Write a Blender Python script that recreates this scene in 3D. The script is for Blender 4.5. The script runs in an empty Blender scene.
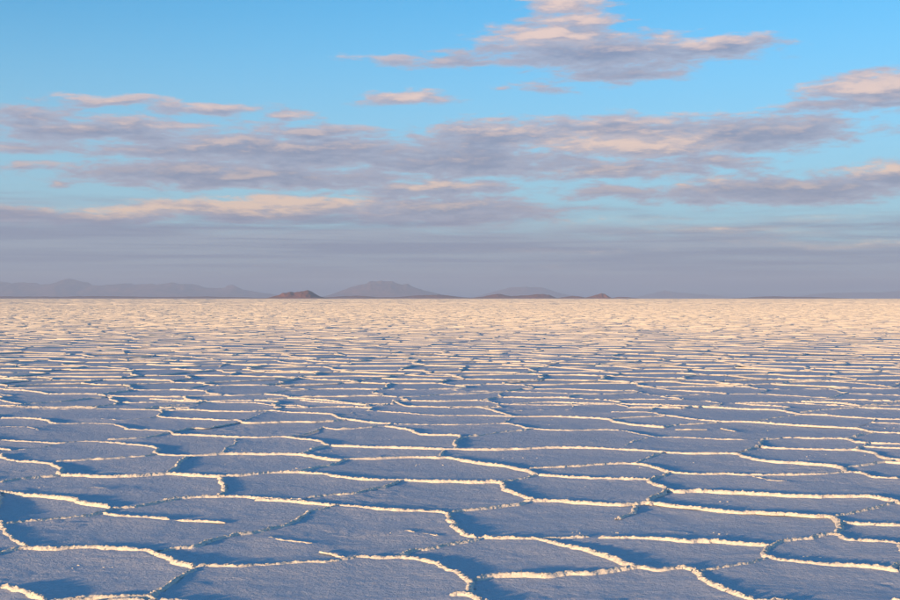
import bpy, math, random
import numpy as np
from mathutils import Vector
from mathutils.geometry import delaunay_2d_cdt

random.seed(7)
RNG = np.random.default_rng(11)
SC = bpy.context.scene
COL = SC.collection

# ------------------------------------------------------------------ camera
CAM_H = 1.40                 # eye height above the salt, metres
FPX = 1350.0                 # focal length in pixels of a 900 px wide frame
HORIZON = 298.4              # horizon row of the 900x600 photograph
cam_data = bpy.data.cameras.new("camera")
cam_data.sensor_width = 36.0
cam_data.lens = FPX / 900.0 * 36.0
cam_data.clip_start = 0.05
cam_data.clip_end = 400000.0
cam = bpy.data.objects.new("camera", cam_data)
COL.objects.link(cam)
cam.location = (0, 0, CAM_H)
cam.rotation_euler = (math.radians(90) - math.atan((300 - HORIZON) / FPX), 0, 0)
SC.camera = cam

# ------------------------------------------------------------------ light
SUN_AZ = math.radians(216.0)     # clockwise from +Y: behind the camera, to the left
SUN_EL = math.radians(5.3)
EXPO = 1.0
KE = 2.0 ** EXPO
SC.view_settings.view_transform = 'Standard'
SC.view_settings.look = 'None'
SC.view_settings.gamma = 1.0
SC.view_settings.use_curve_mapping = False
SC.view_settings.exposure = EXPO
SC.render.engine = 'CYCLES'
SC.cycles.use_denoising = True
SC.cycles.max_bounces = 6
SC.cycles.diffuse_bounces = 3
SC.cycles.volume_bounces = 1
SC.cycles.sample_clamp_indirect = 5.0

sun_data = bpy.data.lights.new("sun", 'SUN')
sun_data.energy = 4.5
sun_data.angle = math.radians(2.0)
sun_data.color = (1.0, 0.59, 0.25)
sun = bpy.data.objects.new("sun", sun_data)
COL.objects.link(sun)
to_sun = Vector((math.sin(SUN_AZ) * math.cos(SUN_EL), math.cos(SUN_AZ) * math.cos(SUN_EL), math.sin(SUN_EL)))
sun.rotation_euler = to_sun.to_track_quat('Z', 'Y').to_euler()
sun.location = to_sun * 50

# ------------------------------------------------------------------ sky
def srgb(r, g, b):
    f = lambda c: c / 12.92 if c <= 0.04045 else ((c + 0.055) / 1.055) ** 2.4
    return (f(r / 255), f(g / 255), f(b / 255))

world = bpy.data.worlds.new("World")
SC.world = world
world.use_nodes = True
WT = world.node_tree
WT.nodes.clear()

class NB:
    """small node-building helper: sockets in, sockets out"""
    def __init__(self, tree): self.t = tree
    def n(self, kind): return self.t.nodes.new(kind)
    def put(self, sock, v):
        if isinstance(v, bpy.types.NodeSocket): self.t.links.new(v, sock)
        else: sock.default_value = v
    def m(self, op, a, b=0.0, c=0.0, clamp=False):
        x = self.n("ShaderNodeMath"); x.operation = op; x.use_clamp = clamp
        self.put(x.inputs[0], a); self.put(x.inputs[1], b); self.put(x.inputs[2], c)
        return x.outputs[0]
    def v(self, op, a, b=(0, 0, 0), c=(0, 0, 0)):
        x = self.n("ShaderNodeVectorMath"); x.operation = op
        self.put(x.inputs[0], a); self.put(x.inputs[1], b)
        if op == 'MULTIPLY_ADD': self.put(x.inputs[2], c)
        return x.outputs['Value'] if op in ('LENGTH', 'DOT_PRODUCT', 'DISTANCE') else x.outputs['Vector']
    def noise(self, vec, scale, detail, rough=0.5, dist=0.0, col=False):
        x = self.n("ShaderNodeTexNoise"); self.put(x.inputs['Vector'], vec)
        x.inputs['Scale'].default_value = scale; x.inputs['Detail'].default_value = detail
        x.inputs['Roughness'].default_value = rough; x.inputs['Distortion'].default_value = dist
        return x.outputs['Color'] if col else x.outputs[0]
    def step(self, x, lo, hi):
        r = self.n("ShaderNodeMapRange"); r.interpolation_type = 'SMOOTHSTEP'
        self.put(r.inputs[0], x); self.put(r.inputs[1], lo); self.put(r.inputs[2], hi)
        return r.outputs[0]
    def mix(self, f, a, b):
        r = self.n("ShaderNodeMix"); r.data_type = 'RGBA'
        self.put(r.inputs['Factor'], f); self.put(r.inputs[6], a if not isinstance(a, tuple) else (*a[:3], 1))
        self.put(r.inputs[7], b if not isinstance(b, tuple) else (*b[:3], 1))
        return r.outputs[2]
    def xyz(self, vec):
        s = self.n("ShaderNodeSeparateXYZ"); self.put(s.inputs[0], vec); return s.outputs
    def comb(self, x, y, z=0.0):
        s = self.n("ShaderNodeCombineXYZ")
        self.put(s.inputs[0], x); self.put(s.inputs[1], y); self.put(s.inputs[2], z); return s.outputs[0]

W = NB(WT)
sky = W.n("ShaderNodeTexSky"); sky.sky_type = 'NISHITA'; sky.sun_disc = False
sky.sun_elevation = SUN_EL; sky.sun_rotation = SUN_AZ
sky.altitude = 3600; sky.air_density = 1.0; sky.dust_density = 0.5; sky.ozone_density = 3.2
SKY_STRENGTH = 0.13
clear = W.v('MULTIPLY', sky.outputs[0], (SKY_STRENGTH * 0.64, SKY_STRENGTH * 1.17, SKY_STRENGTH * 1.0))

# direction of the sky point as azimuth / elevation in degrees
tc = W.n("ShaderNodeTexCoord")
X, Y, Z = W.xyz(tc.outputs['Generated'])
DEG = 180 / math.pi

AZ = W.m('MULTIPLY', W.m('ARCTAN2', X, Y), DEG)
EL = W.m('MULTIPLY', W.m('ARCSINE', Z), DEG)

def ang(px, py):
    return math.degrees(math.atan((px - 450) / FPX)), math.degrees(math.atan((HORIZON - py) / FPX))

# cloud bodies (seen at px, py with half sizes in px, weight)
CLOUDS = [
    (566, 4, 44, 15, 1.0), (572, 24, 42, 9, 1.0), (552, 38, 68, 12, 1.1), (600, 54, 130, 16, 1.2), (440, 62, 72, 6, 0.8), (722, 52, 62, 12, 1.1), (620, 74, 64, 9, 0.8),
    (404, 99, 48, 7, 0.85), (538, 87, 22, 4, 0.5),
    (108, 106, 60, 5, 0.8), (206, 114, 58, 7, 0.9), (290, 119, 23, 4, 0.75), (38, 122, 66, 7, 0.7), (100, 136, 125, 12, 1.1), (312, 134, 75, 8, 0.95),
    (280, 152, 200, 17, 1.3), (235, 177, 175, 13, 1.3), (30, 153, 46, 6, 0.6), (28, 173, 40, 5, 0.6), (56, 186, 9, 3, 0.5),
    (500, 138, 90, 17, 1.1), (460, 160, 110, 19, 1.25), (620, 130, 125, 14, 1.1), (632, 146, 92, 14, 1.2), (745, 139, 118, 17, 1.2), (610, 168, 110, 11, 0.9), (700, 166, 60, 8, 0.7),
    (880, 100, 66, 18, 1.3), (820, 116, 44, 7, 0.9), (790, 193, 150, 15, 1.2), (895, 182, 66, 12, 1.1), (683, 187, 10, 5, 0.7), (722, 184, 11, 4, 0.7), (610, 192, 50, 7, 0.7),
    (430, 190, 90, 10, 0.9), (300, 206, 90, 12, 1.1), (210, 212, 110, 11, 1.1), (440, 210, 130, 13, 1.0), (100, 219, 60, 7, 0.8), (10, 216, 60, 8, 0.8),
]
def wfield(p, fine=True):
    """cloud field at p (degrees): > 0 inside cloud"""
    acc = None
    for (cx, cy, rx, ry, wgt) in CLOUDS:
        a, e = ang(cx, cy)
        sx = 1.0 / math.degrees(rx / FPX); sy = 1.0 / math.degrees(ry / FPX)
        q = W.v('MULTIPLY_ADD', p, (sx, sy, 0), (-a * sx, -e * sy, 0))
        b = W.m('MULTIPLY_ADD', W.v('LENGTH', q), -wgt, wgt)
        acc = b if acc is None else W.m('SMOOTH_MAX', acc, b, 0.25)
    return acc

P0 = W.comb(AZ, EL, 0.0)
# wind-drawn distortion of the cloud outlines
wn = W.noise(W.v('MULTIPLY', P0, (0.28, 0.9, 1.0)), 1.0, 3, 0.55, col=True)
wofs = W.v('MULTIPLY', W.v('SUBTRACT', wn, (0.5, 0.5, 0.5)), (3.2, 0.9, 0.0))
PW = W.v('ADD', P0, wofs)
def density(shift, det=6):
    p = W.v('ADD', PW, shift) if shift else PW
    pn = W.v('ADD', P0, shift) if shift else P0
    f = wfield(p)
    s1 = W.noise(W.v('MULTIPLY', pn, (0.5, 2.4, 1.0)), 1.0, det, 0.64, 0.35)
    s3 = W.noise(W.v('MULTIPLY', pn, (1.5, 4.2, 3.0)), 1.0, 5, 0.62, 0.2)
    # the same kind of cloud goes on round the rest of the sky
    s2 = W.noise(W.v('MULTIPLY', pn, (0.055, 0.33, 1.0)), 1.0, 3, 0.5)
    rest = W.m('MULTIPLY_ADD', W.step(EL, 10.0, 28.0), -0.9, W.m('MULTIPLY_ADD', s2, 5.0, -2.6))
    away = W.step(W.m('ABSOLUTE', AZ), 19.0, 30.0)
    up = W.step(EL, 13.5, 20.0)
    away = W.m('MAXIMUM', away, up)
    f = W.m('ADD', W.m('MULTIPLY', f, W.m('SUBTRACT', 1.0, away)), W.m('MULTIPLY', rest, away))
    f = W.m('ADD', f, W.m('MULTIPLY_ADD', s1, 2.2, -0.93))
    return W.m('MULTIPLY_ADD', W.m('SUBTRACT', s3, 0.5), 0.9, f)
D0 = density(None)
D1 = density((-0.14, 0.24, 0.0))
# low veil of cloud over the horizon
veil_n = W.noise(W.v('MULTIPLY', P0, (0.14, 1.5, 1.0)), 1.0, 7, 0.62, 0.3)
veil_edge = W.m('MULTIPLY_ADD', AZ, -0.018, 3.55)
veil = W.m('SUBTRACT', veil_edge, EL)
veilf = W.m('ADD', veil, W.m('MULTIPLY_ADD', veil_n, 3.6, -1.8))
layers = W.noise(W.v('MULTIPLY', P0, (0.07, 2.6, 1.0)), 1.0, 5, 0.6, 0.4)
VA = W.m('MULTIPLY', W.step(veilf, -0.55, 1.0), W.m('MULTIPLY_ADD', W.step(layers, 0.62, 0.36), 0.22, 0.78))
alpha = W.step(D0, -0.20, 0.52)
lit_edge = W.step(W.m('SUBTRACT', D0, D1), 0.05, 0.95)
# low-sun glow painted into the cloud colour, patch by patch
LIT = [(566, 4, 46, 15, 1.5), (572, 22, 44, 9, 1.6), (540, 38, 60, 10, 1.6), (700, 44, 65, 6, .9), (622, 144, 95, 14, 2.0), (500, 131, 60, 6, .7), (620, 122, 110, 4, .6), (875, 96, 64, 14, 1.7), (885, 175, 46, 6, 1.3),
       (260, 203, 120, 11, 1.9), (150, 212, 90, 8, 1.5), (330, 199, 60, 8, 1.7), (430, 187, 50, 6, .9), (610, 173, 70, 5, .8), (206, 111, 60, 4, .5), (110, 104, 50, 3, .4), (290, 118, 20, 3, .6), (100, 131, 90, 5, .35), (404, 97, 45, 6, .8),
       (860, 244, 110, 5, 1.8), (730, 232, 110, 5, 1.5), (640, 220, 120, 5, 1.2), (820, 220, 90, 4, 1.2), (722, 182, 14, 5, 1.2), (683, 185, 14, 5, 1.0), (560, 250, 90, 3, .8), (500, 270, 160, 3, .4)]
acc = None
for (cx, cy, rx, ry, wgt) in LIT:
    a, e = ang(cx, cy)
    sx = 1.0 / math.degrees(rx / FPX); sy = 1.0 / math.degrees(ry / FPX)
    q = W.v('MULTIPLY_ADD', PW, (sx, sy, 0), (-a * sx, -e * sy, 0))
    b = W.m('MULTIPLY_ADD', W.v('LENGTH', q), -0.8 * wgt, wgt)
    acc = b if acc is None else W.m('MAXIMUM', acc, b)
ln = W.noise(W.v('MULTIPLY', P0, (0.8, 3.2, 1.0)), 1.0, 7, 0.64, 0.3)
lit_body = W.step(W.m('ADD', acc, W.m('MULTIPLY_ADD', ln, 2.4, -1.2)), -0.1, 1.75)
lit_body = W.m('MULTIPLY', lit_body, W.m('MULTIPLY_ADD', W.step(W.m('SUBTRACT', D0, D1), -0.45, 0.5), 0.85, 0.42))
lit_body = W.m('MULTIPLY', lit_body, W.m('MULTIPLY_ADD', W.step(ln, 0.3, 0.62), 0.3, 0.78))
patch = W.step(W.noise(W.v('MULTIPLY', P0, (0.13, 0.4, 1.0)), 1.0, 2), 0.3, 0.72)
lit = W.m('SMOOTH_MIN', W.m('ADD', W.m('MULTIPLY', lit_edge, W.m('MULTIPLY_ADD', patch, 0.5, 0.18)), lit_body), 1.0, 0.7)

def emis(r, g, b):
    c = srgb(r, g, b); return tuple(x / KE for x in c)
high = W.step(EL, 2.0, 9.0)
thick = W.step(D0, 0.15, 1.25)
shade_col = W.mix(thick, W.mix(high, emis(176, 176, 194), emis(178, 186, 208)), W.mix(high, emis(138, 144, 170), emis(134, 147, 178)))
shade_col = W.mix(W.m('MULTIPLY', W.step(ln, 0.4, 0.75), 0.45), shade_col, emis(178, 172, 188))
warm_col = W.mix(high, emis(252, 214, 182), emis(246, 214, 200))
cloud_col = W.mix(lit, shade_col, warm_col)  # sunlit and shaded tones are both painted into the cloud colour
veil_low = W.step(EL, 0.0, 3.2)
veil_base = W.mix(veil_low, emis(112, 132, 162), emis(134, 144, 172))
veil_base = W.mix(W.m('MULTIPLY', W.step(layers, 0.38, 0.66), 0.9), veil_base, W.mix(veil_low, emis(146, 154, 174), emis(170, 167, 184)))
veil_col = W.mix(W.m('MULTIPLY', lit_body, 0.92), veil_base, warm_col)
pale = W.m('MULTIPLY', W.step(EL, 14.0, 2.0), 0.80)
clear = W.mix(pale, clear, emis(170, 203, 218))
tot = W.mix(W.m('MULTIPLY', alpha, 0.92), clear, cloud_col)
tot = W.mix(W.m('MULTIPLY', VA, 0.95), tot, veil_col)
bg = W.n("ShaderNodeBackground"); WT.links.new(tot, bg.inputs[0]); bg.inputs[1].default_value = 1.0
wo = W.n("ShaderNodeOutputWorld"); WT.links.new(bg.outputs[0], wo.inputs[0])
world.cycles.sampling_method = 'MANUAL'
world.cycles.sample_map_resolution = 512

# ------------------------------------------------------------------ materials
def salt_material(name, bump_h, tint):
    m = bpy.data.materials.new(name); m.use_nodes = True
    b = NB(m.node_tree); bs = m.node_tree.nodes['Principled BSDF']
    bs.inputs['Roughness'].default_value = 0.75
    bs.inputs['Specular IOR Level'].default_value = 0.25
    g = b.n("ShaderNodeNewGeometry"); pos = g.outputs['Position']
    oi = b.n("ShaderNodeObjectInfo")
    n1 = b.noise(pos, 1.1, 4, 0.6)
    n2 = b.noise(pos, 26.0, 4, 0.65)
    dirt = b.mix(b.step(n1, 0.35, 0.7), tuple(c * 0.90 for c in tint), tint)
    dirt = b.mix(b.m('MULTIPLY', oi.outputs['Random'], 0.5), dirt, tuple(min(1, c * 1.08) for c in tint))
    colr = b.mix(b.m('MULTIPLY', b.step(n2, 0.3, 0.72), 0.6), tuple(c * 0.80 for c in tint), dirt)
    m.node_tree.links.new(colr, bs.inputs['Base Color'])
    f1 = b.noise(pos, 34.0, 5, 0.62)
    f2 = b.noise(pos, 110.0, 3, 0.6)
    hh = b.m('ADD', b.m('MULTIPLY', f1, 1.0), b.m('MULTIPLY', f2, 0.35))
    bp = b.n("ShaderNodeBump"); bp.inputs['Strength'].default_value = 1.0
    bp.inputs['Distance'].default_value = bump_h
    b.put(bp.inputs['Height'], hh)
    m.node_tree.links.new(bp.outputs[0], bs.inputs['Normal'])
    return m
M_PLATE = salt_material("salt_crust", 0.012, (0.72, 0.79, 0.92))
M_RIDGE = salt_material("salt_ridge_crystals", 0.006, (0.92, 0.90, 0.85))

def rock_material(name, c1, c2, scale):
    m = bpy.data.materials.new(name); m.use_nodes = True
    b = NB(m.node_tree); bs = m.node_tree.nodes['Principled BSDF']
    bs.inputs['Roughness'].default_value = 0.9
    g = b.n("ShaderNodeNewGeometry")
    n1 = b.noise(g.outputs['Position'], scale, 6, 0.62)
    m.node_tree.links.new(b.mix(b.step(n1, 0.35, 0.65), c1, c2), bs.inputs['Base Color'])
    return m
M_HILL = rock_material("red_volcanic_rock", (0.36, 0.14, 0.09), (0.24, 0.11, 0.085), 0.01)
M_MOUNT = rock_material("mountain_rock", (0.27, 0.15, 0.13), (0.13, 0.085, 0.09), 0.002)

# ------------------------------------------------------------------ helpers
def _hash(ix, iy, seed):
    h = (ix.astype(np.int64) * 374761393 + iy.astype(np.int64) * 668265263 + seed * 1442695041) & 0x7fffffff
    h = ((h ^ (h >> 13)) * 1274126177) & 0x7fffffff
    h = ((h ^ (h >> 16)) * 668265263) & 0x7fffffff
    return ((h >> 7) & 0xffff) / 65535.0
def vnoise(x, y, seed=0):
    x = np.asarray(x, float); y = np.asarray(y, float)
    ix = np.floor(x); iy = np.floor(y); fx = x - ix; fy = y - iy
    fx = fx * fx * (3 - 2 * fx); fy = fy * fy * (3 - 2 * fy)
    a = _hash(ix, iy, seed); b = _hash(ix + 1, iy, seed); c = _hash(ix, iy + 1, seed); d = _hash(ix + 1, iy + 1, seed)
    return (a * (1 - fx) + b * fx) * (1 - fy) + (c * (1 - fx) + d * fx) * fy - 0.5
def fbm(x, y, octv, seed=0, gain=0.5):
    s = 0; a = 1.0
    for o in range(octv):
        s = s + a * vnoise(np.asarray(x) * 2 ** o + 17.3 * o, np.asarray(y) * 2 ** o - 9.1 * o, seed + o); a *= gain
    return s

def mesh_obj(name, verts, faces, mat, parent=None, smooth=True):
    me = bpy.data.meshes.new(name)
    verts = np.asarray(verts, np.float32); faces = np.asarray(faces, np.int32)
    k = faces.shape[1]
    me.vertices.add(len(verts)); me.vertices.foreach_set("co", verts.ravel())
    me.loops.add(faces.size); me.loops.foreach_set("vertex_index", faces.ravel())
    me.polygons.add(len(faces))
    me.polygons.foreach_set("loop_start", np.arange(0, faces.size, k, dtype=np.int32))
    me.update(calc_edges=True)
    if smooth: me.polygons.foreach_set("use_smooth", np.ones(len(faces), bool))
    me.materials.append(mat)
    o = bpy.data.objects.new(name, me); COL.objects.link(o)
    if parent is not None: o.parent = parent
    return o

def merge(parts):
    vs, fs, n = [], [], 0
    for v, f in parts:
        vs.append(v); fs.append(f + n); n += len(v)
    return np.concatenate(vs), np.concatenate(fs)

def to_ground(px, py, z=0.012):
    d = (CAM_H - z) * FPX / (py - HORIZON)
    return ((px - 450) / FPX * d, d)
def to_px(x, d): return 450 + FPX * x / d, HORIZON + FPX * CAM_H / d

# ------------------------------------------------------------------ ground sheet
rings = [0.0] + list(np.geomspace(4, 79000, 70))
NA = 96
v = [(0, 0, -0.03)]
for i, r in enumerate(rings[1:]):
    for k in range(NA):
        a = 2 * math.pi * k / NA
        v.append((r * math.sin(a), r * math.cos(a), -0.03))
f = []
for i in range(1, len(rings) - 1):
    for k in range(NA):
        a = 1 + (i - 1) * NA + k; b = 1 + (i - 1) * NA + (k + 1) % NA
        f.append((a, a + NA, b + NA, b))
for k in range(NA):
    f.append((0, 1 + k, 1 + (k + 1) % NA, 0))
v = np.array(v); f = np.array(f)
tri = np.concatenate([f[:-NA][:, [0, 1, 2]], f[:-NA][:, [0, 2, 3]], f[-NA:][:, :3]])
tri = tri[:, ::-1]
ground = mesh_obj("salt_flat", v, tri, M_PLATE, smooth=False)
ground["kind"] = "structure"
ground["label"] = "wide white salt flat cracked into polygons by raised salt ridges"

# ------------------------------------------------------------------ the ridges traced from the photograph
ORG = dict(A=(0, 500), B=(225, 500), C=(450, 500), D=(675, 500), E=(0, 400), F=(225, 400), G=(450, 400), H=(675, 400))
TR = """
A 1 0,95 20,130 60,165 115,187
A 1.2 0,210 50,202 115,195 220,200 330,192 450,195 560,200 620,212 690,240 775,270
A 1 775,270 830,266 900,266 950,268 1050,262 1200,250 1350,245 1420,233 1520,236 1610,234 1700,245 1770,265 1800,282 1850,303 1890,328 1895,338
A .7 775,272 740,300 690,335 640,365 600,385
A 1 190,404 300,398 400,392 480,395 560,388 600,385 630,402
A 1 0,345 60,352 130,375 195,402
A .6 440,28 410,50
A .8 410,50 470,62 580,68 680,78
A .25 680,78 780,80 900,86
A .6 410,48 330,66 240,75 140,85 70,92 15,100
A .6 440,36 500,30 570,20 640,8 700,-2
A .6 640,205 710,192 780,185 850,160 900,150 950,136 1000,132 1090,112 1160,95 1220,60 1250,45 1320,30 1350,22
B 1 120,-1 280,4 380,15 450,22 560,32 680,42 800,45 870,52 895,70 905,85 915,100 925,115 955,137 1010,150
B .3 165,145 260,158 340,170
B .18 380,200 490,225
B .45 720,120 780,130 860,142
B .7 700,225 740,206 820,195 870,188 900,180 960,168 1020,157
C 1.1 110,150 230,155 340,155 420,172 500,190 580,210 650,230 710,258 760,268
C .6 0,50 60,42 150,32 260,18 300,8
C 1 290,3 420,3 560,12 680,18 740,15 800,12 900,22 1000,32 1100,45 1220,48 1350,55 1460,62 1520,65 1550,85 1560,108 1540,128
C .45 740,18 740,40 700,60 670,72
C .7 340,155 450,150 560,145
C .6 590,150 680,150 800,155 900,159 960,165 1040,163 1150,172 1290,180
C 1.1 95,316 180,305 280,302 400,300 480,292 580,292 680,278 760,268 830,278 900,271 970,275 1010,310 1080,345 1150,375 1215,403
C .6 92,334 75,378
C .6 0,380 75,378 135,402
D .9 390,180 420,168 480,158 540,155 590,142 640,138 690,158 780,165 900,173
D 1 390,180 365,195 360,215 385,232 470,245 600,258 740,265 900,280
D .7 360,232 310,250 230,262 150,275 90,287
D .6 640,66 700,52 770,40 830,22 870,10
E .9 0,28 120,33 260,38 400,36 640,40 750,38 820,42 900,45 1000,46 1080,43 1180,50 1320,56 1355,70 1460,86 1570,95
E .4 0,58 60,50 120,38
E .8 640,42 650,52 630,65 700,72 800,76 900,80 950,80 980,90 1040,90 1160,86 1270,86 1380,78
E 1 0,72 100,72 170,78 210,90 250,96 360,94 450,98 490,108 520,118 600,122 680,126 700,138 780,140 900,146 1020,150 1130,148 1210,155 1280,165 1315,182
E .8 0,108 80,108 130,112 160,122
E .35 150,112 210,100 250,96
E .4 690,125 760,112 830,110 900,98 950,88
E 1 0,162 120,168 240,174 330,168 430,170 520,178 590,185 630,195 625,212 660,220 750,222 830,220 900,216 1020,216 1190,218 1270,228 1340,238 1400,236 1500,234 1640,228 1760,230 1800,230 1900,250 2000,262 2100,280 2150,298
E .4 0,205 80,198 160,190 240,175
E .6 425,158 500,155 600,148 680,130
E 1 0,215 20,232 60,245 130,248 200,255 235,270 240,298
E .6 220,245 350,238 480,230 580,224 622,214
E .6 0,328 70,315 150,308 240,300
E 1.1 240,300 330,302 450,305 580,300 680,295 760,300 880,305 1000,300 1070,293 1180,290 1300,298 1380,312 1500,322 1620,322 1740,326 1800,326 1900,328 2000,330 2015,355 2060,375 2110,392 2140,400
E .8 880,308 885,330 905,348 890,375 870,388
E .6 755,226 720,245 700,270 655,295
E 1.1 0,365 80,375 180,385 300,398 335,410 440,428
E .9 650,402 750,390 900,387 980,388 1080,396 1220,400
E .3 400,72 480,78 580,72 630,65
E .8 600,-6 700,0 820,5 900,10 1020,12 1080,20 1190,22
E .4 830,8 780,25 740,38
E .3 340,352 380,348 430,353
F .4 180,43 130,60 85,80
F .4 180,43 240,28 290,22
F .7 670,95 645,103
F 1 645,103 740,120 790,137 900,140 940,146 920,170 930,192
F .8 670,95 720,98 900,99 1020,98 1120,95 1180,105 1230,115 1360,122 1460,120 1580,122 1660,138 1720,148 1800,150 1900,154 2040,160 2135,160 2145,185 2200,192 2320,196 2440,198 2520,198 2590,210 2630,228 2670,238 2710,238
F .5 390,108 460,115 560,110 645,103
F .25 390,108 330,130 240,147
F .5 415,182 370,190 310,212
F 1 415,182 560,186 700,190 880,196 1040,198 1180,195 1330,190 1460,192 1600,198 1750,208 1800,212 1920,214 2030,215 2090,228 2170,244 2260,250 2360,256 2450,266 2490,287
F .6 480,238 440,255 370,268 310,280 290,290
F .6 330,392 420,380 500,375 600,355 650,345 700,324
F .35 45,152 40,175 5,190 -10,214
F .4 880,198 850,228
F .8 300,0 400,10 520,15 680,16 
F .9 670,0 690,10 740,25 900,28 1000,28 1060,38 1110,52 1150,65
F .9 605,45 720,52 840,62 900,63 1020,62 1150,66 1300,66 1440,70 1520,75 1580,90 1680,102 1760,108
F .4 455,66 540,45 605,45
G .4 860,108 900,98 1000,92 1080,85
G .35 250,70 210,94
G .5 45,150 140,138 200,128 280,122 330,116
G .5 800,150 740,165 690,190
G .9 310,274 430,268 560,260 700,254 790,262 870,285 900,290 960,296 1100,296 1260,300 1400,298 1540,292 1590,288 1640,292 1700,308 1810,316
G .5 855,208 800,228 735,252
G 1 350,300 480,308 600,315 790,318 800,330 860,352 850,370 810,385 800,410 792,414
G .6 195,328 250,320 320,308 350,300
G .5 795,318 850,302 880,288
G .4 100,28 180,22 250,15
G .9 250,15 400,8 520,12 640,15 800,18 900,22 1050,28 1200,36 1320,40 1400,56 1460,58 1600,68 1700,75 1810,78
G .4 220,45 350,40 480,40
G .4 490,12 490,35
G .8 640,48 780,48 850,60 900,66 980,76 1080,84 1200,86 1320,95 1460,104 1600,110 1660,118 1700,128 1810,132
G .6 640,74 740,68 860,64
G .4 790,48 840,20
H .6 500,48 600,38 720,30 745,24
H .9 500,5 640,10 720,20 800,30 910,38
H .5 740,22 840,15 905,8
H .4 420,14 500,6
H .4 500,58 400,70 310,84
H .4 810,76 770,95 725,110
H .3 0,115 130,115
H .3 180,110 240,122
H .5 800,130 740,140 690,154
H .5 342,160 430,150 470,150
H .9 470,150 570,154 680,155 730,168 780,172 910,175
H .5 770,172 725,198
H .5 230,214 290,200 342,182
H .6 870,240 800,252 690,268
H .3 300,300 380,318 450,322
H 1.1 -40,352 0,366 100,364 230,370 360,376 520,384 640,386 780,388 840,398 910,416
"""
traced = []
for line in TR.strip().splitlines():
    t = line.split(); ox, oy = ORG[t[0]]; s = float(t[1])
    pts = []
    for q in t[2:]:
        a, b = q.split(','); pts.append((ox + float(a) / 4, oy + float(b) / 4))
    if 0.46 <= s < 0.8: s = 0.5 + 0.5 * s
    traced.append([s, pts])

R_TOP = 409.0
def in_R(x, d):
    d = np.maximum(np.asarray(d, float), 0.01)
    px = 450 + FPX * np.asarray(x) / d; py = HORIZON + FPX * CAM_H / d
    return (px > -4) & (px < 904) & (py > R_TOP) & (py < 603)

# ------------------------------------------------------------------ the cracked pattern beyond the traced foreground
def hex_seeds(dmin, dmax, a, half_tan, jit):
    rows = int((dmax - dmin) / (a * 0.84)) + 1
    out = []
    for r in range(rows):
        d = dmin + r * a * 0.84
        hw = max(4.5, d * half_tan) + a * 1.5
        n = int(2 * hw / a) + 1
        xs = (np.arange(n) - n / 2 + 0.5 * (r % 2)) * a
        out.append(np.stack([xs, np.full(n, d)], 1))
    p = np.concatenate(out)
    return p + RNG.uniform(-jit, jit, p.shape) * a * np.array([1, .84])

def voronoi(seeds):
    r = delaunay_2d_cdt([Vector(p) for p in seeds.tolist()], [], [], 0, 1e-7)
    P = np.array([tuple(q) for q in r[0]]); T = np.array(r[2])
    A, B, C = P[T[:, 0]], P[T[:, 1]], P[T[:, 2]]
    D = 2 * (A[:, 0] * (B[:, 1] - C[:, 1]) + B[:, 0] * (C[:, 1] - A[:, 1]) + C[:, 0] * (A[:, 1] - B[:, 1]))
    D = np.where(np.abs(D) < 1e-9, 1e-9, D)
    a2, b2, c2 = (A ** 2).sum(1), (B ** 2).sum(1), (C ** 2).sum(1)
    cc = np.stack([(a2 * (B[:, 1] - C[:, 1]) + b2 * (C[:, 1] - A[:, 1]) + c2 * (A[:, 1] - B[:, 1])) / D,
                   (a2 * (C[:, 0] - B[:, 0]) + b2 * (A[:, 0] - C[:, 0]) + c2 * (B[:, 0] - A[:, 0])) / D], 1)
    e = np.concatenate([T[:, [0, 1]], T[:, [1, 2]], T[:, [2, 0]]]); e.sort(1)
    ti = np.tile(np.arange(len(T)), 3)
    key = e[:, 0].astype(np.int64) * (len(P) + 1) + e[:, 1]
    o = np.argsort(key, kind='stable'); key = key[o]; ti = ti[o]
    same = np.nonzero(key[1:] == key[:-1])[0]
    edges = np.stack([ti[same], ti[same + 1]], 1)
    return P, T, cc, edges

def warp(p, amt=1.0, sc=1.0):
    x, y = p[:, 0] / sc, p[:, 1] / sc
    wx = fbm(x * 0.9, y * 0.9, 3, 5) * 0.55; wy = fbm(x * 0.9 + 40, y * 0.9, 3, 9) * 0.5
    return p + np.stack([wx, wy], 1) * amt * sc

HT = math.tan(math.radians(24.5))
seeds = hex_seeds(2.5, 300.0, 1.40, HT, 0.46)
P, T, CC, VE = voronoi(seeds)
ok = np.linalg.norm(CC - P[T[:, 0]], axis=1) < 2.6
VE = VE[ok[VE[:, 0]] & ok[VE[:, 1]]]

def catmull(pts, step):
    p = np.asarray(pts, float)
    if len(p) == 2:
        n = max(2, int(np.linalg.norm(p[1] - p[0]) / step) + 1)
        t = np.linspace(0, 1, n)[:, None]; return p[0] * (1 - t) + p[1] * t
    q = np.vstack([2 * p[0] - p[1], p, 2 * p[-1] - p[-2]])
    out = []
    for i in range(len(p) - 1):
        a, b, c, d = q[i], q[i + 1], q[i + 2], q[i + 3]
        n = max(2, int(np.linalg.norm(c - b) / step) + 1)
        t = np.linspace(0, 1, n, endpoint=False)[:, None]
        out.append(0.5 * (2 * b + (c - a) * t + (2 * a - 5 * b + 4 * c - d) * t ** 2 + (3 * b - a - 3 * c + d) * t ** 3))
    out.append(p[-1:])
    return np.vstack(out)

def edge_strength(n):
    s = np.clip(RNG.normal(0.88, 0.18, n), 0.5, 1.25)
    s[RNG.random(n) < 0.02] = 0.2
    return s

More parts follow.
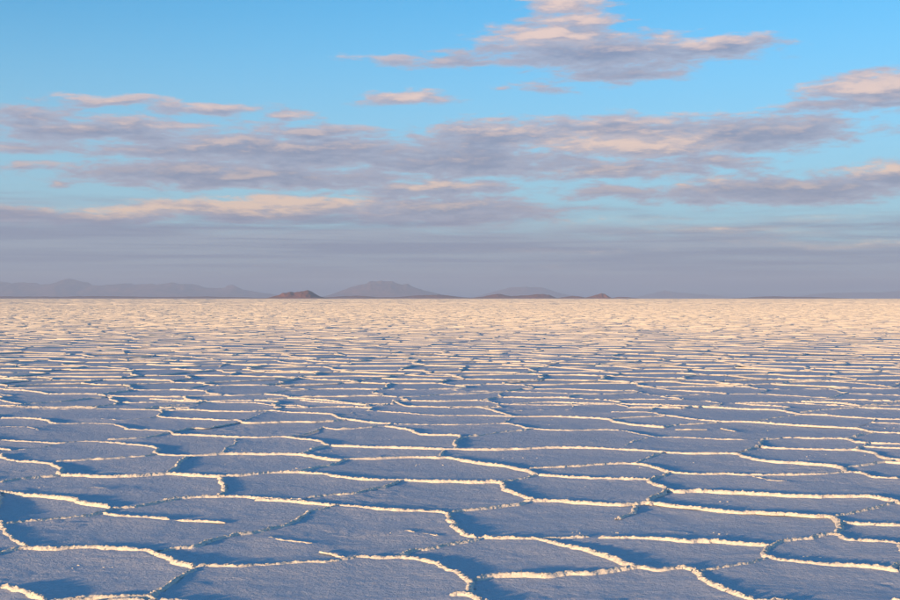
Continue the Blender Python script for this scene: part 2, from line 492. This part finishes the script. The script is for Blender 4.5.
ridges = []      # (strength, polyline, traced?)
cut_points = []
VS = edge_strength(len(VE))
dmid = (CC[VE[:, 0], 1] + CC[VE[:, 1], 1]) / 2
near = dmid < 34.0
for (i, j), s in zip(VE[near], VS[near]):
    a, b = CC[i], CC[j]
    n = max(3, int(np.linalg.norm(b - a) / 0.12) + 1)
    t = np.linspace(0, 1, n)[:, None]
    pl = warp(a * (1 - t) + b * t)
    ins = in_R(pl[:, 0], pl[:, 1])
    if ins.all(): continue
    if not ins.any():
        ridges.append([s, pl, False]); continue
    run = []
    for k in range(n):
        if ins[k]:
            if len(run) > 1: ridges.append([s, np.array(run), False]); cut_points.append(run[-1])
            run = []
        else:
            if not run and k > 0: cut_points.append(pl[k])
            run.append(pl[k])
    if len(run) > 1: ridges.append([s, np.array(run), False])
traced_g = []
for s, pts in traced:
    g = catmull([to_ground(*p) for p in pts], 0.06)
    traced_g.append([s, g, pts])
alltr = np.concatenate([g for _, g, _ in traced_g])
cutp = np.array(cut_points)
links = []
for s, g, pts in traced_g:
    for e, (px, py) in ((0, pts[0]), (-1, pts[-1])):
        if px < 4 or px > 896 or py > 597 or py < R_TOP + 3:
            dd = np.linalg.norm(cutp - g[e], axis=1); k = dd.argmin()
            if dd[k] < (0.5 if py < R_TOP + 8 and 4 < px < 896 else 1.6): links.append((0.8, np.array([g[e], cutp[k]])))
for c in cut_points:
    dd = np.linalg.norm(alltr - c, axis=1); k = dd.argmin()
    if dd[k] < 0.55: links.append((0.8, np.array([c, alltr[k]])))
for s, l in links:
    n = max(3, int(np.linalg.norm(l[1] - l[0]) / 0.1)); t = np.linspace(0, 1, n)[:, None]
    ridges.append([s, l[0] * (1 - t) + l[1] * t, False])
for s, g, pts in traced_g: ridges.append([s, g, True])

# ------------------------------------------------------------------ plates: raster of the traced region
CELL = 0.025
BX0, BX1, BD0, BD1 = -9.2, 9.2, 3.2, 22.0
NX = int((BX1 - BX0) / CELL); ND = int((BD1 - BD0) / CELL)
wall = np.zeros((ND, NX), bool)
for s, pl, tr in ridges:
    if s < 0.27 and tr: continue
    q = catmull(pl, 0.012) if len(pl) > 1 else pl
    ix = ((q[:, 0] - BX0) / CELL).astype(int); iy = ((q[:, 1] - BD0) / CELL).astype(int)
    for dx in (-1, 0, 1):
        for dy in (-1, 0, 1):
            a, b = ix + dx, iy + dy
            k = (a >= 0) & (a < NX) & (b >= 0) & (b < ND)
            wall[b[k], a[k]] = True
par = []
def find(a):
    while par[a] != a:
        par[a] = par[par[a]]; a = par[a]
    return a
lab = np.full((ND, NX), -1, np.int32); prev = []
for r in range(ND):
    fr = np.flatnonzero(np.diff(np.concatenate([[1], wall[r].astype(np.int8), [1]])))
    cur = []
    for a, b in zip(fr[0::2], fr[1::2]):
        i = len(par); par.append(i); cur.append((a, b, i)); lab[r, a:b] = i
    k = 0
    for a, b, i in cur:
        for a2, b2, i2 in prev:
            if a2 < b and b2 > a:
                x, y = find(i), find(i2)
                if x != y: par[x] = y
    prev = cur
root = np.array([find(i) for i in range(len(par))] + [-1])
lab = root[lab]
idc, cnt = np.unique(lab, return_counts=True)
lab[np.isin(lab, idc[cnt < 60])] = -1
dist = np.where(wall, 0, 99).astype(np.int16)
for it in range(1, 19):                               # steps inward from the ridges
    z = dist == it - 1
    g = np.zeros_like(z)
    g[1:] |= z[:-1]; g[:-1] |= z[1:]; g[:, 1:] |= z[:, :-1]; g[:, :-1] |= z[:, 1:]
    dist[g & (dist == 99)] = it
for it in range(14):                                   # hand the ridge cells to the plates beside them
    for ax, sh in ((0, 1), (0, -1), (1, 1), (1, -1)):
        n = np.roll(lab, sh, ax); k = (lab < 0) & (n >= 0); lab[k] = n[k]
border = set(np.unique(np.concatenate([lab[0], lab[-1], lab[:, 0], lab[:, -1]])).tolist())
ids, counts = np.unique(lab[lab >= 0], return_counts=True)
near_ids = [i for i, c in zip(ids, counts) if i not in border and c > 12]
near_set = set(near_ids)
gx = BX0 + np.arange(NX + 1) * CELL; gd = BD0 + np.arange(ND + 1) * CELL
GX, GD = np.meshgrid(gx, gd)
und = fbm(GX * 6, GD * 6, 3, 21) * 0.004 + vnoise(GX * 24, GD * 24, 41) * (0.0042 + 0.009 * np.clip(fbm(GX * 1.7, GD * 3.2, 3, 61) * 3 - 0.55, 0, 1)) + fbm(GX * 1.3, GD * 1.3, 2, 31) * 0.006
dd = np.minimum(dist, 18).astype(float)
DV = np.zeros((ND + 1, NX + 1)); DV[:ND, :NX] = dd
rim = 0.014 * np.clip(1 - DV / 18.0, 0, 1) ** 2 - 0.008
ZG = und + rim
print("raster plates", len(near_ids), "largest", counts.max() * CELL * CELL)

plates = []      # (distance, centre x, verts, tris)
order = np.argsort(lab, axis=None, kind='stable'); fl = lab.ravel()[order]
st = np.searchsorted(fl, near_ids, 'left'); en = np.searchsorted(fl, near_ids, 'right')
for i, a, b in zip(near_ids, st, en):
    cells = order[a:b]; r, c = np.divmod(cells, NX)
    q = np.stack([r * (NX + 1) + c, r * (NX + 1) + c + 1, (r + 1) * (NX + 1) + c + 1, (r + 1) * (NX + 1) + c], 1)
    u, inv = np.unique(q, return_inverse=True); inv = inv.reshape(q.shape)
    vr, vc = np.divmod(u, NX + 1)
    x, d = gx[vc], gd[vr]; cx, cd = x.mean(), d.mean()
    z = ZG[vr, vc] + RNG.uniform(-.004, .004) + (x - cx) * RNG.uniform(-.004, .004) + (d - cd) * RNG.uniform(-.004, .006)
    V = np.stack([x, d, z], 1)
    F = np.concatenate([inv[:, [0, 1, 2]], inv[:, [0, 2, 3]]])
    plates.append((cd, cx, V, F, len(cells) * CELL * CELL))

# plain polygons farther out
cellmap = {}
for t_i, (a, b, c) in enumerate(T):
    for s_i in (a, b, c): cellmap.setdefault(int(s_i), []).append(t_i)
far_plates = []
for s_i, tl in cellmap.items():
    p = P[s_i]
    if len(tl) < 4 or p[1] > 160 or not ok[tl].all(): continue
    if in_R(p[0], p[1]): continue
    pw = warp(p[None])[0]
    ix, iy = int((pw[0] - BX0) / CELL), int((pw[1] - BD0) / CELL)
    if 0 <= ix < NX and 0 <= iy < ND and int(lab[iy, ix]) in near_set: continue
    c = CC[tl]; c = c[np.argsort(np.arctan2(c[:, 1] - p[1], c[:, 0] - p[0]))]
    m = 4 if p[1] < 34 else (2 if p[1] < 70 else 1)
    nx = np.roll(c, -1, 0)
    ring = np.concatenate([c * (1 - k / m) + nx * (k / m) for k in range(m)]).reshape(m, -1, 2).transpose(1, 0, 2).reshape(-1, 2)
    ring = warp(ring) if p[1] < 34 else ring
    ctr = ring.mean(0); n = len(ring)
    z0 = RNG.uniform(-.004, .004)
    inner = ctr + (ring - ctr) * 0.8
    V = np.vstack([np.c_[ring, np.full(n, z0 - 0.004)], np.c_[inner, np.full(n, z0 - 0.008) + RNG.uniform(-.002, .002, n)], [[*ctr, z0 - 0.010]]])
    k = np.arange(n); k2 = (k + 1) % n
    F = np.concatenate([np.stack([k, k2, k2 + n], 1), np.stack([k, k2 + n, k + n], 1), np.stack([k + n, k2 + n, np.full(n, 2 * n)], 1)])
    far_plates.append((p[1], p[0], V, F, 1.5))

def in_view(x, d):
    px, py = to_px(x, d); return -25 < px < 925 and py < 625
allp = plates + far_plates
vis = sorted([q for q in allp if in_view(q[1], q[0])], key=lambda q: q[0] ** 3 / max(q[4], .1))
pick = vis[:300]; picked = set(id(q) for q in pick)
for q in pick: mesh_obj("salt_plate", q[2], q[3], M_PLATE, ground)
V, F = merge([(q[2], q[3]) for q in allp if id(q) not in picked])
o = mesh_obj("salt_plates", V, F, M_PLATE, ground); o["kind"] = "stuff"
o["label"] = "farther flat salt polygons merging towards the horizon"

# ------------------------------------------------------------------ ridge meshes
def ridge_mesh(pl, s, step, K, hgt, wid, seed, taper):
    q = catmull(pl, step)
    n = len(q)
    tan = np.gradient(q, axis=0); tan /= np.linalg.norm(tan, axis=1)[:, None] + 1e-9
    nor = np.stack([-tan[:, 1], tan[:, 0]], 1)
    fine = step < 0.04
    if fine:
        q = q + nor * (fbm(q[:, 0] * 9, q[:, 1] * 9, 3, 77) * 0.030)[:, None]
    L = np.concatenate([[0], np.cumsum(np.linalg.norm(np.diff(q, axis=0), axis=1))])
    amp = 1 + 0.32 * fbm(q[:, 0] * 3, q[:, 1] * 3, 2, 55)
    if s < 0.79:                                                # weak ridges break up into lumps
        amp = amp * np.clip(0.6 + 2.0 * np.maximum(0, vnoise(q[:, 0] * 15, q[:, 1] * 15, 66) + 0.12), 0.4, 1.4)
    ends = np.minimum(L, L[-1] - L)
    amp = amp * np.sqrt(np.clip(ends / (0.03 if taper else 0.02), 0.0, 1))
    H = hgt * (0.3 + 0.7 * s if s > 0.46 else 0.15 + 0.75 * s) * amp; Wd = wid * (0.55 + 0.45 * s) * (0.75 + 0.25 * amp)
    t = np.linspace(-1, 1, K)
    prof = (1 - np.abs(t) ** 2.2)
    XY = q[:, None, :] + nor[:, None, :] * (t[None, :, None] * Wd[:, None, None])
    Zv = H[:, None] * prof[None]
    if fine:
        cr = fbm(XY[..., 0] * 55, XY[..., 1] * 55, 2, 88) + np.abs(vnoise(XY[..., 0] * 100, XY[..., 1] * 100, 99)) * 0.5
        Zv = Zv * (1 + 0.42 * cr + RNG.normal(0, 0.12, Zv.shape)) + cr * 0.0022
        XY = XY + RNG.normal(0, 0.0022, XY.shape)
        edge = np.abs(t)[None] > 0.99
        Zv = np.where(edge, -0.004, Zv)
    else:
        Zv = Zv * (1 + RNG.uniform(-.25, .25, Zv.shape)); Zv[:, [0, -1]] = -0.006
    V = np.concatenate([XY, Zv[..., None] + 0.004], 2).reshape(-1, 3)
    i, j = np.meshgrid(np.arange(n - 1), np.arange(K - 1), indexing='ij')
    a = (i * K + j).ravel()
    F = np.concatenate([np.stack([a, a + K, a + K + 1], 1), np.stack([a, a + K + 1, a + 1], 1)])
    return V, F[:, ::-1]

RH, RW = 0.0168, 0.0215
rl = []
for s, pl, tr in ridges:
    mid = pl[len(pl) // 2]; ln_ = np.linalg.norm(np.diff(pl, axis=0), axis=1).sum()
    if ln_ < 0.05: continue
    seen = any(in_view(p[0], p[1]) for p in (pl[0], mid, pl[-1]))
    rl.append((seen, ln_ * max(s, .2) / mid[1] ** 1.5, s, pl, tr, mid[1]))
rl.sort(key=lambda r: (-r[0], -r[1]))
rest = []
for k, (seen, size, s, pl, tr, d) in enumerate(rl):
    step, K = (0.009, 10) if d < 11 and seen else ((0.018, 7) if d < 19 and seen else ((0.035, 5) if d < 24 and seen else (0.07, 5)))
    V, F = ridge_mesh(pl, s, step, K, RH, RW, k, tr)
    if k < 300 and seen: mesh_obj("salt_ridge", V, F, M_RIDGE, ground, smooth=False)
    else: rest.append((V, F))

# mid distance (34-300 m): every crack edge a low crumbly bank
def bank_batch(A, B, s, hgt, wid, nseg, sc=1.0):
    n = len(A); t = np.linspace(0, 1, nseg + 1)
    q = A[:, None, :] * (1 - t)[None, :, None] + B[:, None, :] * t[None, :, None]
    if nseg > 1:
        q = warp(q.reshape(-1, 2), 0.7, sc).reshape(n, nseg + 1, 2)
    tan = B - A; tan = tan / (np.linalg.norm(tan, axis=1)[:, None] + 1e-9); nor = np.stack([-tan[:, 1], tan[:, 0]], 1)
    H = hgt * s[:, None] * RNG.uniform(0.8, 1.2, (n, nseg + 1)); Wd = wid * 0.85 * (0.6 + 0.4 * s)
    def row(off, z): return np.concatenate([q + nor[:, None] * (Wd * off)[:, None, None], z[..., None]], 2)
    low = np.full((n, nseg + 1), -0.032)
    V = np.stack([row(-1, low), row(-.42, H * RNG.uniform(.75, 1.05, H.shape)), row(.42, H * RNG.uniform(.75, 1.05, H.shape)), row(1, low)], 2).reshape(-1, 3)
    base = (np.arange(n) * (nseg + 1) * 4)[:, None, None] + (np.arange(nseg) * 4)[None, :, None] + np.arange(3)[None, None, :]
    a = base.ravel()
    F = np.concatenate([np.stack([a, a + 4, a + 5], 1), np.stack([a, a + 5, a + 1], 1)])
    return V, F[:, ::-1]
for lo, hi, ns, hk in ((34, 60, 6, 1.0), (60, 100, 4, 1.15), (100, 160, 3, 1.3), (160, 310, 2, 1.4)):
    k = (dmid >= lo) & (dmid < hi)
    rest.append(bank_batch(CC[VE[k, 0]], CC[VE[k, 1]], VS[k], RH * hk, RW * hk, ns))
# still farther the pressure ridges that stand out above the cracks
for lo, hi, a, hgt in ((285, 1300, 6.5, 0.07), (1250, 7000, 34.0, 0.22)):
    sd = hex_seeds(lo, hi, a, math.tan(math.radians(23)), 0.45)
    p2, t2, c2, e2 = voronoi(sd)
    o2 = np.linalg.norm(c2 - p2[t2[:, 0]], axis=1) < a * 1.8
    e2 = e2[o2[e2[:, 0]] & o2[e2[:, 1]]]
    rest.append(bank_batch(c2[e2[:, 0]], c2[e2[:, 1]], edge_strength(len(e2)), hgt, hgt * 1.2, 2, a / 1.5))
V, F = merge(rest)
o = mesh_obj("salt_ridges", V, F, M_RIDGE, ground, smooth=False); o["kind"] = "stuff"
o["label"] = "far net of pale salt ridges running to the horizon"

# ------------------------------------------------------------------ loose salt crumbs on the near plates
parts = []
ico_v = np.array([(0, 0, 1), (.89, 0, .45), (.28, .85, .45), (-.72, .53, .45), (-.72, -.53, .45), (.28, -.85, .45),
                  (.72, .53, -.45), (-.28, .85, -.45), (-.89, 0, -.45), (-.28, -.85, -.45), (.72, -.53, -.45), (0, 0, -1)])
ico_f = np.array([(0, 1, 2), (0, 2, 3), (0, 3, 4), (0, 4, 5), (0, 5, 1), (1, 6, 2), (2, 7, 3), (3, 8, 4), (4, 9, 5), (5, 10, 1),
                  (2, 6, 7), (3, 7, 8), (4, 8, 9), (5, 9, 10), (1, 10, 6), (6, 11, 7), (7, 11, 8), (8, 11, 9), (9, 11, 10), (10, 11, 6)])
for c in range(90):
    d0 = RNG.uniform(6.2, 19) ; x0 = RNG.uniform(-.37, .37) * d0
    for j in range(RNG.integers(1, 8)):
        x = x0 + RNG.normal(0, .10); d = d0 + RNG.normal(0, .04)
        ix, iy = int((x - BX0) / CELL), int((d - BD0) / CELL)
        if not (0 <= ix < NX and 0 <= iy < ND): continue
        r = RNG.uniform(.0015, .004) * (1.4 if RNG.random() < .12 else 1)
        parts.append((ico_v * RNG.uniform(.7, 1.3, ico_v.shape) * np.array([r * 2.2, r * 1.4, r * .8]) + np.array([x, d, ZG[iy, ix] + r * .3]), ico_f))
V, F = merge(parts)
o = mesh_obj("salt_crumbs", V, F, M_RIDGE, ground); o["kind"] = "stuff"
o["label"] = "small loose salt crumbs scattered on the plates"

# ------------------------------------------------------------------ hills and mountains on the far shore
def hill(name, label, dist_m, prof, depth, mat, rough, seed):
    prof = sorted(prof)
    px = np.array([p[0] for p in prof], float); hh = np.array([max(0, HORIZON - p[1]) for p in prof])
    k = dist_m / FPX
    n = int(min(260, max(60, (px[-1] - px[0]) * 2.0)))
    m = 34
    u = np.linspace(px[0], px[-1], n); X_ = (u - 450) * k
    h = np.interp(u, px, hh) * k
    h = h * (1 + 0.16 * rough * fbm(u * 0.16, u * 0 + seed, 4, seed + 7, 0.6))
    vv = np.linspace(-1, 1, m)
    wgrid = np.repeat(X_[:, None], m, 1); dgrid = dist_m + vv[None] * depth * np.ones((n, 1))
    env = np.clip(1 - np.abs(vv) ** 1.35, 0, 1)[None]
    sc = 3.0 / depth
    nz = fbm(wgrid * sc, dgrid * sc, 5, seed, 0.55) - 0.9 * np.abs(fbm(wgrid * sc * 1.6, dgrid * sc * .5, 4, seed + 3, 0.55)) + 0.2
    Zh = h[:, None] * env * (1 + rough * nz * (0.35 + np.abs(vv)[None])) + h[:, None] * env * 0.04
    Zh = np.where((np.abs(vv)[None] > 0.985) | (h[:, None] < 1e-6), -2.0, Zh)
    wgrid = wgrid + fbm(wgrid * sc * .5, dgrid * sc * .5, 3, seed + 50) * depth * 0.12
    V = np.stack([wgrid, dgrid, Zh], 2).reshape(-1, 3)
    i, j = np.meshgrid(np.arange(n - 1), np.arange(m - 1), indexing='ij'); a = (i * m + j).ravel()
    F = np.concatenate([np.stack([a, a + m, a + m + 1], 1), np.stack([a, a + m + 1, a + 1], 1)])
    o = mesh_obj(name, V, F, mat)
    o["kind"] = "structure"; o["label"] = label
    return o

hill("mountain_range", "long hazy blue mountain range with one pointed peak on the horizon", 58000,
     [(-120, 297), (-70, 287), (-40, 283), (0, 283), (25, 283.3), (45, 285), (60, 284), (69, 281.5), (76, 279.3), (86, 282), (95, 285), (112, 286), (120, 284.6), (150, 284), (180, 283.2), (192, 285), (208, 289), (224, 289.4), (235, 286.5), (246, 290.5), (265, 293), (290, 296), (330, 297.5)], 4200, M_MOUNT, .5, 3)
hill("mountain", "broad pinkish twin-topped mountain fading into haze, tallest near the middle of the horizon", 50000,
     [(318, 297.8), (330, 295), (342, 291.5), (352, 287.5), (364, 284.5), (374, 282), (384, 281), (394, 282.6), (401, 285), (407, 284.2), (414, 287), (424, 291), (440, 294.5), (465, 297.5)], 2300, M_MOUNT, .3, 8)
hill("mountain", "very faint rounded mountain behind small red hills", 64000,
     [(470, 297.5), (485, 294), (497, 290.5), (510, 287.8), (524, 286.6), (538, 287.8), (550, 291), (566, 295), (590, 297.5)], 2600, M_MOUNT, .5, 13)
hill("mountain", "faint low blue hump beyond the open salt, alone", 70000,
     [(632, 297.6), (650, 294), (668, 291.8), (684, 292.8), (705, 295), (735, 297.6)], 2400, M_MOUNT, .5, 17)
hill("mountain_range", "faint lilac rise along the horizon opposite the pointed range", 72000,
     [(790, 297.6), (820, 294), (850, 292.4), (880, 292.4), (910, 291), (950, 292), (1010, 297.6)], 3000, M_MOUNT, .5, 19)
hill("hill", "dark red dome-shaped island hill with a small knob", 16000,
     [(266, 298.2), (272, 296.8), (279, 294.8), (285, 292.6), (290, 291.8), (292, 291.2), (295, 292), (302, 291), (309, 291.2), (314, 293), (319, 296), (326, 298.2)], 420, M_HILL, .45, 23)
hill("hill", "low dark shoreline under the pointed mountain range", 26000,
     [(-90, 298), (-40, 296.6), (0, 296.4), (60, 296.7), (95, 296), (150, 296.8), (210, 296.6), (250, 297.2), (270, 298)], 600, M_HILL, .6, 29)
hill("hill", "low brown rise at the foot of the twin-topped mountain", 24000,
     [(318, 298), (330, 297), (345, 296), (358, 295.6), (368, 296.2), (376, 297), (388, 297.2), (400, 296.7), (420, 295.4), (436, 294.9), (448, 295.4), (462, 297), (478, 298)], 500, M_HILL, .5, 31)
hill("hill", "low russet hill in front of the faint rounded mountain", 21000,
     [(472, 298), (482, 296.6), (490, 295.2), (497, 294.4), (505, 295), (513, 296.4), (522, 295.6), (532, 294.6), (541, 294), (548, 295), (556, 298)], 420, M_HILL, .5, 37)
hill("hill", "tiny flat red hillock between the russet hill and the humped one", 21000,
     [(556, 298.2), (564, 296.8), (573, 296), (580, 296.4), (588, 298.2)], 260, M_HILL, .5, 41)
hill("hill", "small red humped hill with a steep end", 19000,
     [(583, 298.2), (590, 296.6), (596, 295), (601, 293.6), (605, 294.2), (608, 296.4), (612, 298.2)], 240, M_HILL, .5, 43)
hill("hill", "tiny low islet hill next to the humped one", 24000,
     [(612, 298.2), (619, 296.8), (628, 296.9), (638, 298.2)], 240, M_HILL, .5, 47)
hill("hill", "long thin brown islet far across the open salt", 28000,
     [(735, 298.2), (755, 297), (772, 296.2), (790, 296.6), (812, 296.9), (845, 298.2)], 500, M_HILL, .5, 53)

# ------------------------------------------------------------------ the air
hz = bpy.data.materials.new("haze_air"); hz.use_nodes = True
ht = hz.node_tree; ht.nodes.clear()
pv = ht.nodes.new("ShaderNodeVolumePrincipled"); ho = ht.nodes.new("ShaderNodeOutputMaterial")
pv.inputs['Color'].default_value = (0.48, 0.62, 0.84, 1)
pv.inputs['Density'].default_value = 3.1e-5
pv.inputs['Anisotropy'].default_value = 0.0
ht.links.new(pv.outputs[0], ho.inputs['Volume'])
x0, x1, y0, y1, z0, z1 = -82000, 82000, -82000, 82000, -3.1, 1150
bv = np.array([(x, y, z) for x in (x0, x1) for y in (y0, y1) for z in (z0, z1)])
bf = np.array([(0, 1, 3, 2), (4, 6, 7, 5), (0, 4, 5, 1), (2, 3, 7, 6), (0, 2, 6, 4), (1, 5, 7, 3)])
haze = mesh_obj("haze", bv, bf, hz, smooth=False)
haze["kind"] = "stuff"; haze["label"] = "thin pale haze over the salt flat"
